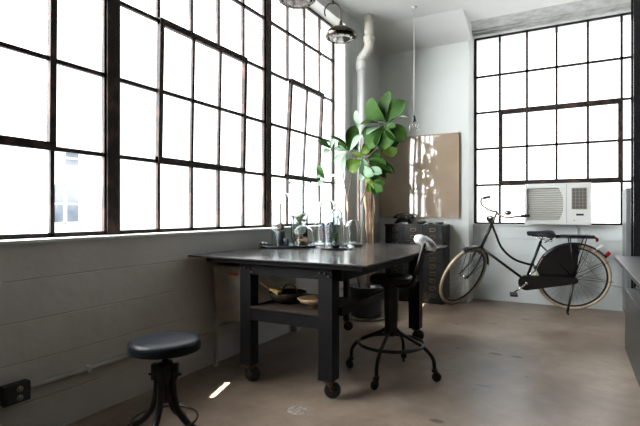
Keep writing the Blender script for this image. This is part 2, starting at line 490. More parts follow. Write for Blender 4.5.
# pale building across the street
b = empty('building', (-14.3, 11.25, 0))
tag(b, 'pale building with tall sash windows seen through the left window', 'building')
fb = MB().bx(-1, .3, -1.4, 5, -3, 7).build('wall', M_facade, b)
for (yy, z0, z1) in ((-1.2, .7, 2.02), (-.65, .7, 2.02), (-.65, 2.75, 3.3), (.82, .7, 2.02), (.82, 2.75, 3.3)):
    f = MB()
    f.bx(.30, .36, yy-.33, yy-.27, z0, z1).bx(.30, .36, yy+.27, yy+.33, z0, z1).bx(.30, .36, yy-.33, yy+.33, z0-.06, z0).bx(.30, .36, yy-.33, yy+.33, z1, z1+.06).bx(.30, .34, yy-.27, yy+.27, (z0+z1)/2-.03, (z0+z1)/2+.03)
    fo = f.build('window', M_facade, b)
    MB().bx(.29, .315, yy-.27, yy+.27, z0, z1).build('pane', M_fwin, fo)

# ------------------------------------------------------------------ work table
def caster(parent, x, y, zt, r=.042, ang=0, m=None, name='caster', fork=True):
    m = m or M_rust
    c = MB()
    ca, sa = math.cos(ang), math.sin(ang)
    off = r*.45
    wx, wy = x+ca*off, y+sa*off
    c.cyl((x, y, zt), (x, y, zt-.018), r*.6, 12)
    Rz = Matrix.Rotation(ang, 3, 'Z')
    for s in (-1, 1):
        q = Rz @ V((0, s*r*.42, 0))
        c.tube([(x+q.x, y+q.y, zt-.012), (wx+q.x, wy+q.y, r)], [r*.28, r*.22], 8)
    c.box((x+ca*off*.4, y+sa*off*.4, zt-.016), (r*1.0, r*1.0, .008), Rz)
    co = c.build(name, m, parent)
    Mx = Rz @ Matrix.Rotation(PI/2, 3, 'X')
    wmb = MB(); h = r*.24
    wmb.lathe([(0, -h), (r*.55, -h), (r*.85, -h), (r, -h*.5), (r, h*.5), (r*.85, h), (r*.55, h), (0, h)], (wx, wy, r), 24, Mx)
    wmb.build('caster_wheel', M_rubber, parent)
    return co

tb = empty('work_table', (0, 0, 0))
tag(tb, 'large dark steel work table on casters below the left windows', 'table')
tp = MB().bx(.012, 1.24, 2.19, 3.9, .753, .763, .002).build('tabletop', M_top, tb)
MB().bx(.14, 1.20, 2.22, 3.86, .727, .752, .002).build('subtop', M_leg, tb)
ap = MB()
ap.bx(.40, 1.0, 2.262, 2.285, .662, .727); ap.bx(.40, 1.06, 3.70, 3.72, .655, .727)
ap.bx(1.025, 1.048, 2.30, 3.7, .655, .727); ap.bx(.395, .415, 2.30, 3.7, .655, .727)
ap.build('apron', M_leg, tb)
LZ = .13
legm = lambda x, y, s: MB().bx(x-s, x+s, y-s, y+s, .106, .727, .003)
for (x, y, s) in ((.415, 2.297, .040), (.965, 2.297, .044), (1.04, 3.66, .044)):
    lo = legm(x, y, s).build('leg', M_leg, tb)
    caster(lo, x, y, .108, .047, ang=R(28))
lo = MB().bx(.385, .425, 3.68, 3.72, .095, .727).build('leg', M_leg, tb)
caster(lo, .405, 3.70, .097, .040, ang=R(20))
MB().bx(.455, .921, 2.262, 2.285, .385, .457).build('front_rail', M_leg, tb)
MB().bx(1.0, 1.03, 2.34, 3.62, .455, .50).build('side_rail', M_leg, tb)
MB().bx(.456, .920, 2.255, 2.80, .457, .471, .002).build('shelf', M_brownw, tb)
for (x, z) in ((.39, .70), (.415, .70), (.935, .70), (.965, .70), (.99, .685), (.47, .68)):
    MB().cyl((x, 2.252, z), (x, 2.243, z), .006, 10).build('bolt', M_chrome, tb)

# things on the table's shelf
bk = MB(); bk.lathe([(0, 0), (.07, 0), (.105, .03), (.12, .065), (.113, .066), (.10, .035), (.065, .008), (0, .008)], (.585, 2.47, .472), 28)
o = bk.build('basket', M_brownw); tag(o, 'low round dark basket with arched handle on the table shelf', 'basket')
hd = MB(); hd.tube([(math.cos(t)*.055+.60, 2.47, .530+math.sin(t)*.055) for t in [PI*k/14 for k in range(15)]], .006, 8)
hd.build('handle', M_bowl, o)
wk = MB()
for k in range(26):
    a = random.uniform(-.4, .4); e = random.uniform(-.3, .3)
    wk.tube([(.515, 2.36, .565), (.515+.09*math.cos(a), 2.36+.08*a, .548+.035*e)], [.004, .0025], 5)
wk.build('whisk_brush', M_straw)
o = bpy.data.objects['whisk_brush']; tag(o, 'straw whisk brush with thin stick handle lying in the basket', 'brush')
MB().tube([(.47, 2.33, .605), (.52, 2.362, .564)], .005, 8).build('handle', M_straw, o)
MB().lathe([(0, 0), (.035, 0), (.03, .012), (.035, .018), (.075, .03), (.098, .055), (.092, .057), (.07, .036), (0, .026)], (.81, 2.40, .472), 28).build('bowl', M_bowlw)
tag(bpy.data.objects['bowl'], 'shallow footed brown bowl at the right of the table shelf', 'bowl')
# dark box at the shelf back
# ------------------------------------------------------------------ galvanised bin
g = empty('metal_bin', (.12, 2.5, 0)); tag(g, 'galvanised metal bin on legs with orange sticker, by left wall', 'bin')
g.location = (0, 0, 0)
x0, x1, y0, y1, zb, zt = .035, .36, 2.40, 2.95, .32, .675
body = MB()
c0 = [(x0, y0), (x1, y0), (x1, y1), (x0, y1)]
ci = [(x0+.015, y0+.02), (x1-.015, y0+.02), (x1-.015, y1-.02), (x0+.015, y1-.02)]
def ringv(mb, pts, z): return [mb.bm.verts.new((p[0], p[1], z)) for p in pts]
A = ringv(body, ci, zb); B = ringv(body, c0, zt)
C = ringv(body, [(x0+.004, y0+.004), (x1-.004, y0+.004), (x1-.004, y1-.004), (x0+.004, y1-.004)], zt)
D = ringv(body, [(x0+.02, y0+.024), (x1-.02, y0+.024), (x1-.02, y1-.024), (x0+.02, y1-.024)], zb+.006)
for P_, Q_ in ((A, B), (B, C), (C, D)):
    for k in range(4): body._f([P_[k], P_[(k+1) % 4], Q_[(k+1) % 4], Q_[k]])
body._f(A); body._f(D)
body.build('body', M_galv, g)
rm = MB()
rm.tube([(x0, y0, zt), (x1, y0, zt), (x1, y1, zt), (x0, y1, zt)], .007, 8, closed=True)
rm.build('rim', M_galv, g)
for (x, y) in ((x0+.012, y0+.012), (x1-.012, y0+.012), (x0+.012, y1-.16)):
    MB().bx(x-.012, x+.012, y-.012, y+.012, 0, zb+.03).build('leg', M_galv, g)
MB().box(((x0+x1)/2+.01, y0-.0005+.004, .64), (.075, .003, .035), Matrix.Rotation(R(-3.2), 3, 'X')).build('sticker', M_orange, g)

# ------------------------------------------------------------------ round stool
st = empty('round_stool', (.577, 1.478, 0)); tag(st, 'low swivel stool with round blue-black padded seat, left foreground', 'stool')
r = .153
MB().lathe([(0, .478), (.08, .4775), (.13, .474), (.152, .468), (r, .457), (r+.003, .448), (r, .436), (.155, .430), (.14, .428), (0, .428)], (0, 0, 0), 48).build('seat', M_leather, st)
MB().lathe([(0, .428), (.035, .428), (.035, .42), (.013, .415), (.013, .30), (0, .30)], (0, 0, 0), 20).build('screw_post', M_blackm, st)
hb = MB(); hb.lathe([(0, .37), (.032, .37), (.036, .36), (.036, .30), (.028, .285), (.028, .20), (0, .195)], (0, 0, 0), 24)
for k in range(4):
    a = PI/2*k+.5; hb.box((math.cos(a)*.04, math.sin(a)*.04, .33), (.035, .03, .07), Matrix.Rotation(a, 3, 'Z'), .004)
hb.build('hub', M_blackm, st)
for k in range(2):
    a = .5+PI*k; hk = MB(); hk.cyl((math.cos(a)*.04, math.sin(a)*.04, .315), (math.cos(a)*.072, math.sin(a)*.072, .318), .006, 8); hk.build('set_screw', M_blackm, st)
for k in range(4):
    a = R(20)+PI/2*k
    d = V((math.cos(a), math.sin(a), 0))
    pts = smooth_path([d*.042+V((0, 0, .345)), d*.04+V((0, 0, .25)), d*.06+V((0, 0, .165)), d*.11+V((0, 0, .105)), d*.17+V((0, 0, .07)), d*.215+V((0, 0, .012))], 5)
    MB().tube(pts, [.014]*(len(pts)-3)+[.015, .016, .014], 10).build('leg', M_blackm, st)
MB().ring((0, 0, .12), .14, .005, 40, 8).build('foot_ring', M_blackm, st)

# ------------------------------------------------------------------ drafting chair
dc = empty('drafting_chair', (1.14, 2.82, 0)); tag(dc, 'black industrial swivel chair on casters with foot ring, at table corner', 'chair')
RotS = Matrix.Rotation(R(8), 3, 'Z')
s_ = MB()
prof = []
for k in range(40):
    t = 2*PI*k/40
    ct, sn = math.cos(t), math.sin(t)
    q = 1/((abs(ct)**4+abs(sn)**4)**.25)
    prof.append((ct*q*.128, sn*q*.125))
lay = [(.90, .0), (1, .008), (1, .03), (.95, .042), (.6, .036), (.2, .03)]
rings = [[s_.bm.verts.new(RotS @ V((p[0]*f, p[1]*f, .59+z))) for p in prof] for f, z in lay]
for A_, B_ in zip(rings, rings[1:]):
    for k in range(40): s_._f([A_[k], A_[(k+1) % 40], B_[(k+1) % 40], B_[k]], True)
s_._f(rings[0]); s_._f(rings[-1])
s_.build('seat', M_seatw, dc)
MB().bx(-.1, .1, -.03, .03, .572, .592).bx(-.03, .03, -.1, .1, .572, .592).lathe([(0, .58), (.055, .58), (.048, .55), (.04, .30), (.045, .27), (.03, .25), (0, .25)], (0, 0, 0), 24).build('column', M_blackm, dc)
for k in range(4):
    a = PI/2*k+R(2)
    d = V((math.cos(a), math.sin(a), 0))
    pts = smooth_path([d*.02+V((0, 0, .31)), d*.06+V((0, 0, .275)), d*.14+V((0, 0, .235)), d*.215+V((0, 0, .195)), d*.265+V((0, 0, .14)), d*.275+V((0, 0, .075))], 5)
    lo = MB().tube(pts, .0115, 10).build('leg', M_blackm, dc)
    caster(lo, d.x*.275, d.y*.275, .078, .029, ang=R(30+70*k), m=M_blackm)
MB().ring((0, 0, .205), .205, .0105, 56, 10).build('foot_ring', M_blackm, dc)
arm = MB()
for s in (-1, 1):
    pts = smooth_path([(.02, s*.03, .575), (.12, s*.03, .572), (.15, s*.03, .60), (.175, s*.028, .68), (.20, s*.025, .77), (.225, s*.022, .85)], 5)
    arm.tube(pts, .011, 8)
arm.box((.162, 0, .635), (.016, .07, .016)); arm.cyl((.155, -.055, .61), (.155, .055, .61), .009, 10)
arm.build('back_support', M_blackm, dc)
br = MB()
p0, p1 = V((.165, -.035, .880)), V((.275, .035, .805))
rad = [.012, .026, .033, .031, .034, .032, .034, .030, .026, .014]
br.tube([p0.lerp(p1, k/9)+V((0, 0, .010*math.sin(PI*k/9))) for k in range(10)], rad, 14)
for v in br.bm.verts: v.co += V((random.uniform(-1, 1), random.uniform(-1, 1), random.uniform(-1, 1)))*.0018
bo = br.build('backrest', M_cloth, dc); bo['label'] = 'small backrest wrapped in shiny silver tape'
for o in (bo,): pass

# ------------------------------------------------------------------ items on the table: trays
TZ = .763
def tray(name, x, y, a, b_, ang, m, h=.016):
    q = MB(); M = Matrix.Rotation(ang, 3, 'Z')
    q.lathe([(0, 0), (.86, 0), (.97, h*.6), (1, h), (.975, h*1.02), (.93, h*.62), (.84, .004), (0, .004)], (0, 0, 0), 56, M, 1, 1)
    # scale in-plane
    for v in q.bm.verts:
        p = M.inverted() @ v.co; p = V((p.x*a, p.y*b_, p.z)); v.co = M @ p
    o = q.build(name, m); o.location = (x, y, TZ+.0008); return o
TR1 = (.205, 3.085); 
o = tray('oval_tray', *TR1, .245, .155, R(52), M_tray); tag(o, 'oval pewter tray under the left glass domes on the table', 'tray')
o = tray('round_plate', .60, 3.08, .105, .105, 0, M_tdark, .012); tag(o, 'round black plate under the small dome holding a succulent', 'plate')
TT = TZ+.0052

def cloche(name, x, y, z, r, h, label, knob='none', open_top=False):
    e = empty(name, (x, y, z)); tag(e, label, 'glass dome')
    g_ = MB()
    prof = [(r*1.03, 0), (r, .004), (r, h-r*.95)]
    for k in range(1, 9):
        t = PI/2*k/8
        prof.append((r*math.cos(t), h-r*.95+r*.95*math.sin(t)))
    prof[-1] = (0, h)
    g_.lathe(prof, (0, 0, 0), 40)
    g_.build('dome', M_glass, e, solid=.0035)
    MB().ring((0, 0, .004), r*1.01, .0022, 40, 6).build('rim', M_glass, e)
    if knob == 'ball':
        MB().lathe([(0, h), (.008, h), (.007, h+.012), (.016, h+.022), (.018, h+.032), (.012, h+.044), (0, h+.05)], (0, 0, 0), 20).build('knob', M_glass, e)
    if knob == 'ring':
        k_ = MB(); k_.lathe([(.012, h-.002), (.008, h+.012), (.010, h+.018)], (0, 0, 0), 16)
        k_.ring((0, 0, h+.04), .024, .005, 28, 8, Matrix.Rotation(R(30), 3, 'Z') @ Matrix.Rotation(PI/2, 3, 'X')); k_.build('knob', M_glass, e)
    return e
# positions
cloche('glass_cloche', .135, 3.10, TT, .088, .425, 'tall glass dome over a slate block and dried seed pod, leftmost', 'ball')
cloche('glass_cloche', .308, 3.13, TT, .08, .165, 'low wide glass dome over the driftwood at tray front', 'ball')
cloche('glass_cloche', .33, 3.48, TZ+.020, .10, .36, 'glass dome with ring handle over the blue pot', 'ring')
cloche('glass_cloche', .60, 3.08, TZ+.0055, .073, .24, 'narrow glass dome over a succulent on black plate', 'ball')
cloche('glass_cloche', .47, 3.37, TZ+.001, .055, .30, 'slender tall glass dome standing behind the black plate', 'ball')
cloche('glass_cloche', .59, 3.45, TZ+.016, .066, .195, 'small empty glass dome on dark base, rightmost of the domes')
MB().lathe([(0, 0), (.075, 0), (.078, .006), (.074, .014), (0, .014)], (.59, 3.45, TZ+.0008), 36).build('dome_base', M_tdark)
tag(bpy.data.objects['dome_base'], 'round dark base below the rightmost small glass dome', 'base')
MB().lathe([(0, 0), (.108, 0), (.112, .008), (.105, .018), (0, .018)], (.33, 3.48, TZ+.0008), 36).build('plinth', M_white)
tag(bpy.data.objects['plinth'], 'round white plinth under the blue patterned pot', 'plinth')
# tall wide-rimmed vase
MB().lathe([(0, 0), (.06, 0), (.068, .01), (.07, .05), (.07, .44), (.075, .49), (.098, .525), (.101, .532), (.096, .53), (.071, .49), (.066, .44), (.066, .02), (0, .014)], (.11, 3.40, TZ+.001), 40).build('glass_vase', M_glass)
tag(bpy.data.objects['glass_vase'], 'tall clear glass cylinder vase with flared rim', 'vase')
sp = MB()
for k in range(46):
    a = random.uniform(0, 2*PI); e = random.uniform(.2, 1.2); l = random.uniform(.10, .17)
    p0 = V((.11, 3.40, .92)); d = V((math.cos(a)*math.cos(e)*.33, math.sin(a)*math.cos(e)*.33, math.sin(e)))
    sp.tube([p0, p0+d*l*.6, p0+d*l+V((math.cos(a), math.sin(a), -.2))*.008], [.004, .003, .0008], 5)
sp.tube([(.11, 3.40, TZ+.016), (.11, 3.40, .93)], .006, 6)
sp.build('air_plant', M_air); tag(bpy.data.objects['air_plant'], 'spiky grey green air plant inside the tall flared vase', 'plant')
# slate block with seed pod
MB().lathe([(0, 0), (.035, 0), (.034, .115), (.032, .118), (0, .118)], (.115, 3.10, TT), 32).build('slate_block', M_stone)
tag(bpy.data.objects['slate_block'], 'dark slate cylinder block inside the tallest left dome', 'block')
MB().lathe([(0, 0), (.02, 0), (.02, .06), (0, .061)], (.175, 3.085, TT), 24).build('slate_block', M_stone)
tag(bpy.data.objects['slate_block.001'], 'small slate cylinder right of the taller slate block', 'block')
pod = MB(); pz = TT+.119
pod.blob((.115, 3.10, pz+.035), .026, (1, 1, 1.15), .12, 3, 3)
pod.tube([(.115, 3.10, pz+.02), (.117, 3.095, pz+.12), (.113, 3.10, pz+.22)], [.008, .005, .006], 8)
for k in range(14):
    a = 2*PI*k/14; pod.tube([(.115, 3.10, pz+.02), (.115+.035*math.cos(a), 3.10+.035*math.sin(a), pz+.035+.012*math.sin(3*a))], [.004, .001], 5)
pod.build('seed_pod', M_bark); tag(bpy.data.objects['seed_pod'], 'dried seed pod on a long stem standing on slate', 'seed pod')
dw = MB(); dw.blob((.30, 3.12, TT+.042), .046, (1.15, .9, .75), .16, 4, 11); dw.blob((.285, 3.10, TT+.075), .024, (1.2, .9, 1.1), .2, 3, 5)
dw.build('driftwood', M_wood); tag(bpy.data.objects['driftwood'], 'gnarled pale brown driftwood piece under the low dome', 'driftwood')
sr = MB(); sr.blob((.065, 2.935, TT+.022), .024, (1.3, 1, .85), .2, 3, 21)
sr.build('rock', M_silver); tag(bpy.data.objects['rock'], 'small silvery rock at the left end of the oval tray', 'rock')
# blue pot
bp_ = MB(); bp_.lathe([(0, 0), (.042, 0), (.047, .02), (.056, .15), (.06, .165), (.053, .165), (.05, .13), (0, .13)], (.33, 3.48, TZ+.0195), 36)
for v in bp_.bm.verts:
    if v.co.z > TZ+.14: v.co.z += (v.co.x-.33)*.28
bp_.build('patterned_pot', M_blue); tag(bpy.data.objects['patterned_pot'], 'blue and copper patterned pot under the ring handled dome', 'pot')
# succulent
su = MB(); su.lathe([(0, 0), (.024, 0), (.033, .035), (.028, .037), (0, .034)], (.61, 3.09, TZ+.0060), 20)
for k in range(7):
    a = k*.9; su.blob((.61+.015*math.cos(a), 3.09+.015*math.sin(a), TZ+.045), .012, (1, 1, .8), .1, 2, k)
so = su.build('succulent_pot', M_stone); tag(so, 'tiny dark pot with upright green sprig on black plate', 'pot plant')
sg = MB()
for k in range(9):
    a = 2.4*k; sg.tube([(.61, 3.09, TZ+.045), (.61+.012*math.cos(a), 3.09+.012*math.sin(a), TZ+.09+.004*k), (.61+.02*math.cos(a), 3.09+.02*math.sin(a), TZ+.12+.008*(k % 4))], [.004, .003, .0008], 5)
sg.build('sprig', M_leafy, so)
for i, (x, y, r_, lab) in enumerate(((.735, 3.10, .018, 'clear crystal chunk on the tabletop nearest the right table edge'), (.69, 3.165, .021, 'clear crystal chunk behind the other, beside the black plate'))):
    c_ = MB(); c_.blob((x, y, TZ+.0155), r_, (1.2, 1, .72), .16, 2, 40+i)
    for f in c_.bm.faces: f.smooth = False
    tag(c_.build('crystal', M_crystal), lab, 'crystal', 'crystals on the table')
MB().lathe([(0, 0), (.02, 0), (.03, .012), (0, .02)], (.59, 3.45, TZ+.0150), 16).build('pebble', M_white)
tag(bpy.data.objects['pebble'], 'flat white pebble inside the rightmost small dome', 'pebble')

# ------------------------------------------------------------------ fig tree in pot
fg = empty('fiddle_leaf_fig', (.36, 4.25, 0)); tag(fg, 'tall fiddle leaf fig with big green leaves beside the corner pipe', 'potted plant')
fo = V((.36, 4.25, 0))
MB().lathe([(0, .02), (.13, .02), (.15, .03), (.175, .30), (.18, .315), (.165, .315), (.155, .27), (0, .27)], (0, 0, 0), 40).build('pot', M_tdark, fg)
MB().lathe([(0, 0), (.17, 0), (.195, .012), (.20, .022), (.19, .02), (.165, .012), (0, .012)], (0, 0, 0), 40).build('saucer', M_galv, fg)
def A(px, py, Y=4.25): return at(px, py, Y)-fo
br = MB()
def branch(pts, r0, r1):
    p = smooth_path(pts, 5); n_ = len(p)
    br.tube(p, [r0+(r1-r0)*k/(n_-1) for k in range(n_)], 8)
base = V((0, 0, .27))
branch([base+V((-.06, .0, 0)), A(349, 240), A(348, 222), A(347.2, 200), A(343, 172), A(345, 155)], .012, .006)
branch([base+V((.03, .02, 0)), A(360, 240), A(359.3, 222), A(359, 182), A(363, 163), A(372, 153), A(381, 144), A(386, 126)], .014, .006)
branch([A(359.5, 205), A(365, 192), A(368, 175, 4.2), A(369, 160, 4.2)], .009, .005)
branch([A(345, 188), A(335, 183, 4.15), A(324, 179, 4.1)], .004, .003)
branch([A(347, 200), A(350, 185), A(353, 170, 4.3), A(352, 150, 4.3)], .005, .003)
branch([A(359, 182), A(360, 160), A(361, 140, 4.2), A(362, 125, 4.2)], .006, .004)
br.build('trunk', M_bark, fg)

def leaf(mb, base, tip, wid, nrm=None, cup=.15, droop=.12):
    base, tip = V(base), V(tip)
    d = tip-base; Ln = d.length; d.normalize()
    nrm = V(nrm) if nrm is not None else V((random.uniform(-.6, .6), -1, random.uniform(-.3, .6)))
    side = d.cross(nrm)
    if side.length < .01: side = d.cross(V((0, 0, 1)))
    side.normalize(); up = side.cross(d).normalized()
    n = 9; rows = []
    ph = random.uniform(0, 6)
    for i in range(n+1):
        t = i/n
        w_ = wid*(.10+.90*(math.sin(PI*min(1, t**1.25))**.75)) if t < 1 else 0
        # fiddle outline: widest past the middle, little waist
        w_ *= (.62+.45*t) if t < .75 else .96
        if t > .93: w_ *= .85
        c_ = base+d*Ln*t+up*(-droop*Ln*(t*t))+up*(.05*Ln*math.sin(PI*t))
        row = []
        for j in range(-3, 4):
            s_ = j/3
            row.append(mb.bm.verts.new(c_+side*(s_*w_/2)+up*(abs(s_)**1.6*cup*w_+.02*wid*math.sin(7*t+3*s_+ph)*abs(s_)*2)))
        rows.append(row)
    for a_, b_ in zip(rows, rows[1:]):
        for j in range(6): mb._f([a_[j], a_[j+1], b_[j+1], b_[j]], True)
    # petiole
    mb.tube([base-d*.02, base+d*.02], .003, 5)

LG, LP, LY = MB(), MB(), MB()
Y0 = 4.25
def LFp(mb, b, t, w, dy=0, ty=0, **k):
    leaf(mb, A(b[0], b[1], Y0+dy), A(t[0], t[1], Y0+dy+ty), w*1.12*Y0*1.07/F, **k)
# top crown (pixels of width -> metres at that distance)
F_ = dict
LFp(LG, (386, 122), (386, 90), 17, 0, .03)
LFp(LG, (385, 121), (365, 101), 21, -.02, -.02)
LFp(LG, (387, 122), (404, 100), 20, .0, -.05)
LFp(LG, (386, 128), (403, 136), 20, -.04, -.12, nrm=(.1, -1, .9), droop=.25)
LFp(LG, (384, 128), (366, 147), 22, -.04, -.1, nrm=(-.2, -1, .6), droop=.2)
LFp(LG, (386, 128), (384, 149), 22, -.08, -.08, nrm=(0, -1, .5))
LFp(LY, (388, 134), (392, 157), 18, .04, .0)
LFp(LG, (381, 124), (360, 122), 12, -.02, -.15, nrm=(0, -.5, 1))
LFp(LP, (380, 127), (366, 133), 9, -.05, -.12, nrm=(.2, -.6, 1))
LFp(LP, (388, 123), (407, 114), 8, -.02, -.15, nrm=(.1, -.3, 1))
LFp(LG, (386, 126), (394, 126), 8, -.02, -.15)
# left cluster
LFp(LG, (348, 151), (355, 125), 14, -.02, .0, nrm=(.5, -1, .2))
LFp(LP, (361, 128), (354, 110), 7, 0, 0)
LFp(LG, (349, 149), (331, 134), 8, -.05, -.1, nrm=(.2, -.5, 1))
LFp(LP, (350, 151), (361, 134), 9, -.05, -.05, nrm=(-.4, -1, .2))
LFp(LP, (347, 151), (334, 148), 9, .0, -.05, nrm=(.1, -.8, .6))
LFp(LP, (348, 152), (333, 161), 9, -.05, -.08, nrm=(0, -.7, .8))
LFp(LP, (346, 153), (342, 172), 10, -.04, 0)
LFp(LG, (331, 149), (318, 139), 8, 0, -.08, nrm=(.2, -.8, .6))
LFp(LP, (331, 150), (323, 152), 7, 0, -.04)
LFp(LP, (331, 149), (333, 138), 7, 0, .04)
LFp(LY, (352, 153), (363, 157), 9, 0, -.05, nrm=(0, -.7, .8))
LFp(LY, (360, 152), (370, 149), 8, 0, -.05)
LFp(LG, (361, 136), (354, 150), 9, .05, .0)
# middle
LFp(LY, (361, 160), (347, 170), 16, -.03, -.02, nrm=(.2, -1, .1))
LFp(LP, (362, 158), (369, 178), 12, -.05, 0, nrm=(.4, -1, .2))
LFp(LG, (368, 160), (385, 161), 10, -.02, -.1, nrm=(.1, -.6, 1), droop=.2)
LFp(LG, (369, 163), (392, 166), 9, -.02, -.1, nrm=(.1, -.6, 1), droop=.25)
LFp(LG, (368, 164), (386, 176), 11, -.02, -.05, nrm=(.1, -.8, .8))
LFp(LG, (369, 152), (376, 168), 10, .02, 0)
LFp(LP, (369, 168), (381, 173), 9, -.05, -.05)
LFp(LP, (368, 170), (359, 180), 7, -.03, 0)
LFp(LY, (372, 181), (369, 193), 9, -.05, 0)
LFp(LG, (374, 183), (382, 191), 8, -.05, -.05)
LFp(LG, (373, 181), (384, 183), 8, -.05, -.05, nrm=(.1, -.7, .8))
LFp(LY, (371, 179), (365, 181), 6, -.05, 0)
for (b0, t0, w0, mb0, dy0) in (((384, 126), (375, 138), 14, LG, -.02), ((386, 127), (396, 146), 15, LG, .02), ((379, 130), (361, 134), 12, LG, .03),
        ((366, 150), (380, 157), 11, LG, .03), ((370, 158), (394, 172), 10, LG, .02), ((367, 162), (378, 182), 11, LG, .03), ((364, 166), (372, 176), 11, LP, -.06),
        ((358, 150), (350, 141), 9, LG, .04), ((372, 183), (377, 195), 8, LG, -.03), ((372, 140), (362, 154), 11, LG, .05), ((347, 150), (338, 141), 8, LG, .02)):
    LFp(mb0, b0, t0, w0, dy0, -.04)
# low left sprig
LFp(LG, (325, 179), (317, 165), 7, -.15, 0)
LFp(LP, (325, 179), (337, 174), 6, -.15, -.04, nrm=(0, -.6, 1))
LFp(LP, (325, 179), (315, 176), 6, -.15, -.04, nrm=(0, -.6, 1))
LFp(LP, (324, 180), (318, 185), 6, -.15, 0)
LG.build('leaves', M_leaf, fg); 
LP.build('leaves', M_leafp, fg)['label'] = 'pale silvery undersides of leaves'
LY.build('leaves', M_leafy, fg)['label'] = 'young yellow green leaves'
# burlap draped on a stake beside the trunk
bu = MB()
n = 26; rows = []
for i in range(n+1):
    t = i/n
    z = 1.38-t*1.08
    px_ = .085*(1+.15*math.sin(9*t))+(.02 if .15 < t < .5 else 0)
    row = []
    for j in range(9):
        s_ = j/8-.5
        row.append(bu.bm.verts.new(V((-.03+.035*t+s_*px_+.008*math.sin(23*t+j)*abs(s_)*2, .13+.018*math.sin(j*1.9+5*t), z))))
    rows.append(row)
for a_, b_ in zip(rows, rows[1:]):
    for j in range(8): bu._f([a_[j], a_[j+1], b_[j+1], b_[j]], True)
bu.build('burlap_wrap', M_burlap, fg, solid=.006)
MB().tube([(-.03, .13, .27), (-.03, .135, 1.40)], .01, 8).build('stake', M_bark, fg)

# ------------------------------------------------------------------ drain pipe in the corner
dp = empty('drain_pipe', (.10, 4.72, 0)); tag(dp, 'white painted drain pipe with offset elbow rising to ceiling in corner', 'pipe')
p_ = MB(); p_.cyl((0, 0, 0), (0, 0, 2.66), .046, 24)
p_.lathe([(.046, 2.60), (.058, 2.61), (.058, 2.69), (.046, 2.70)], (0, 0, 0), 24); p_.build('lower_pipe', M_pipe, dp)
el = MB(); el.tube(smooth_path([(0, 0, 2.69), (0, 0, 2.715), (.018, .006, 2.75), (.055, .018, 2.80), (.075, .025, 2.84), (.08, .03, 2.88), (.08, .03, 2.95)], 4), .052, 20).lathe([(.05, 2.71), (.058, 2.715), (.058, 2.74), (.05, 2.745)], (.008, .002, 0), 20)
el.lathe([(.05, 2.90), (.062, 2.91), (.062, 2.96), (.05, 2.97)], (.08, .03, 0), 24); el.build('elbow', M_pipey, dp)
MB().cyl((.08, .03, 2.96), (.08, .03, CEIL), .05, 24).build('upper_pipe', M_pipey, dp)

# ------------------------------------------------------------------ flat file cabinet
cb = empty('flat_file_cabinet', (.55, 5.33, 0)); tag(cb, 'black steel cabinet of many small drawers against the back wall', 'cabinet')
cb.location = (0, 0, 0)
cx0, cx1, cy0, cy1, ch = .19, .88, 5.215, 5.515, .90
bd = MB(); bd.bx(cx0, cx1, cy0+.012, cy1, .05, ch-.02); bd.bx(cx0+.02, cx1-.02, cy0+.03, cy1, 0, .05); bd.bx(cx0-.004, cx1+.004, cy0-.004, cy1, ch-.02, ch, .003)
bd.build('carcass', M_cab, cb)
nr = 10; dh = (ch-.02-.06)/nr
for r_ in range(nr):
    for c_ in range(3):
        wdt = (cx1-cx0-.02)/3
        xa = cx0+.01+c_*wdt+.004; xb = xa+wdt-.008; za = .06+r_*dh+.004; zb_ = za+dh-.008
        dr = MB().bx(xa, xb, cy0, cy0+.014, za, zb_, .002).build('drawer', M_cab, cb)
        xm, zm = (xa+xb)/2, (za+zb_)/2
        h_ = MB()
        h_.bx(xm-.032, xm+.032, cy0-.004, cy0, zm+.012, zm+.018).bx(xm-.032, xm-.027, cy0-.004, cy0, zm-.016, zm+.015).bx(xm+.027, xm+.032, cy0-.004, cy0, zm-.016, zm+.015)
        h_.tube([(xm-.03, cy0-.001, zm-.014), (xm-.018, cy0-.014, zm-.019), (xm+.018, cy0-.014, zm-.019), (xm+.03, cy0-.001, zm-.014)], .003, 6)
        h_.build('handle', M_brass, dr)

# telephone
ph = empty('telephone', (.36, 5.38, .9)); tag(ph, 'old black rotary telephone on the left of the cabinet top', 'telephone')
pb = MB()
A1 = [(-.085, -.08), (.085, -.08), (.085, .08), (-.085, .08)]
A2 = [(-.05, -.02), (.05, -.02), (.05, .05), (-.05, .05)]
vs1 = ringv(pb, A1, 0); vs2 = ringv(pb, [(a*.97, b*.95) for a, b in A1], .02); vs3 = ringv(pb, A2, .075)
for P_, Q_ in ((vs1, vs2), (vs2, vs3)):
    for k in range(4): pb._f([P_[k], P_[(k+1) % 4], Q_[(k+1) % 4], Q_[k]])
pb._f(vs1); pb._f(vs3); pb.build('body', M_phone, ph)
MB().lathe([(0, .0), (.038, .0), (.038, .008), (.012, .010), (0, .012)], (0, -.052, .048), 28, Matrix.Rotation(R(48), 3, 'X')).build('dial', M_blackm, ph)
MB().bx(-.045, -.035, -.01, .04, .07, .095).build('cradle', M_phone, ph); MB().bx(.035, .045, -.01, .04, .07, .095).build('cradle', M_phone, ph)
hs = MB(); hs.tube(smooth_path([(-.105, .015, .085), (-.08, .015, .105), (0, .015, .113), (.08, .015, .105), (.105, .015, .085)], 5), .012, 10)
hs.lathe([(0, 0), (.026, 0), (.03, .018), (.014, .028), (0, .03)], (-.105, .015, .066), 16); hs.lathe([(0, 0), (.026, 0), (.03, .018), (.014, .028), (0, .03)], (.105, .015, .066), 16)
hs.build('handset', M_phone, ph)
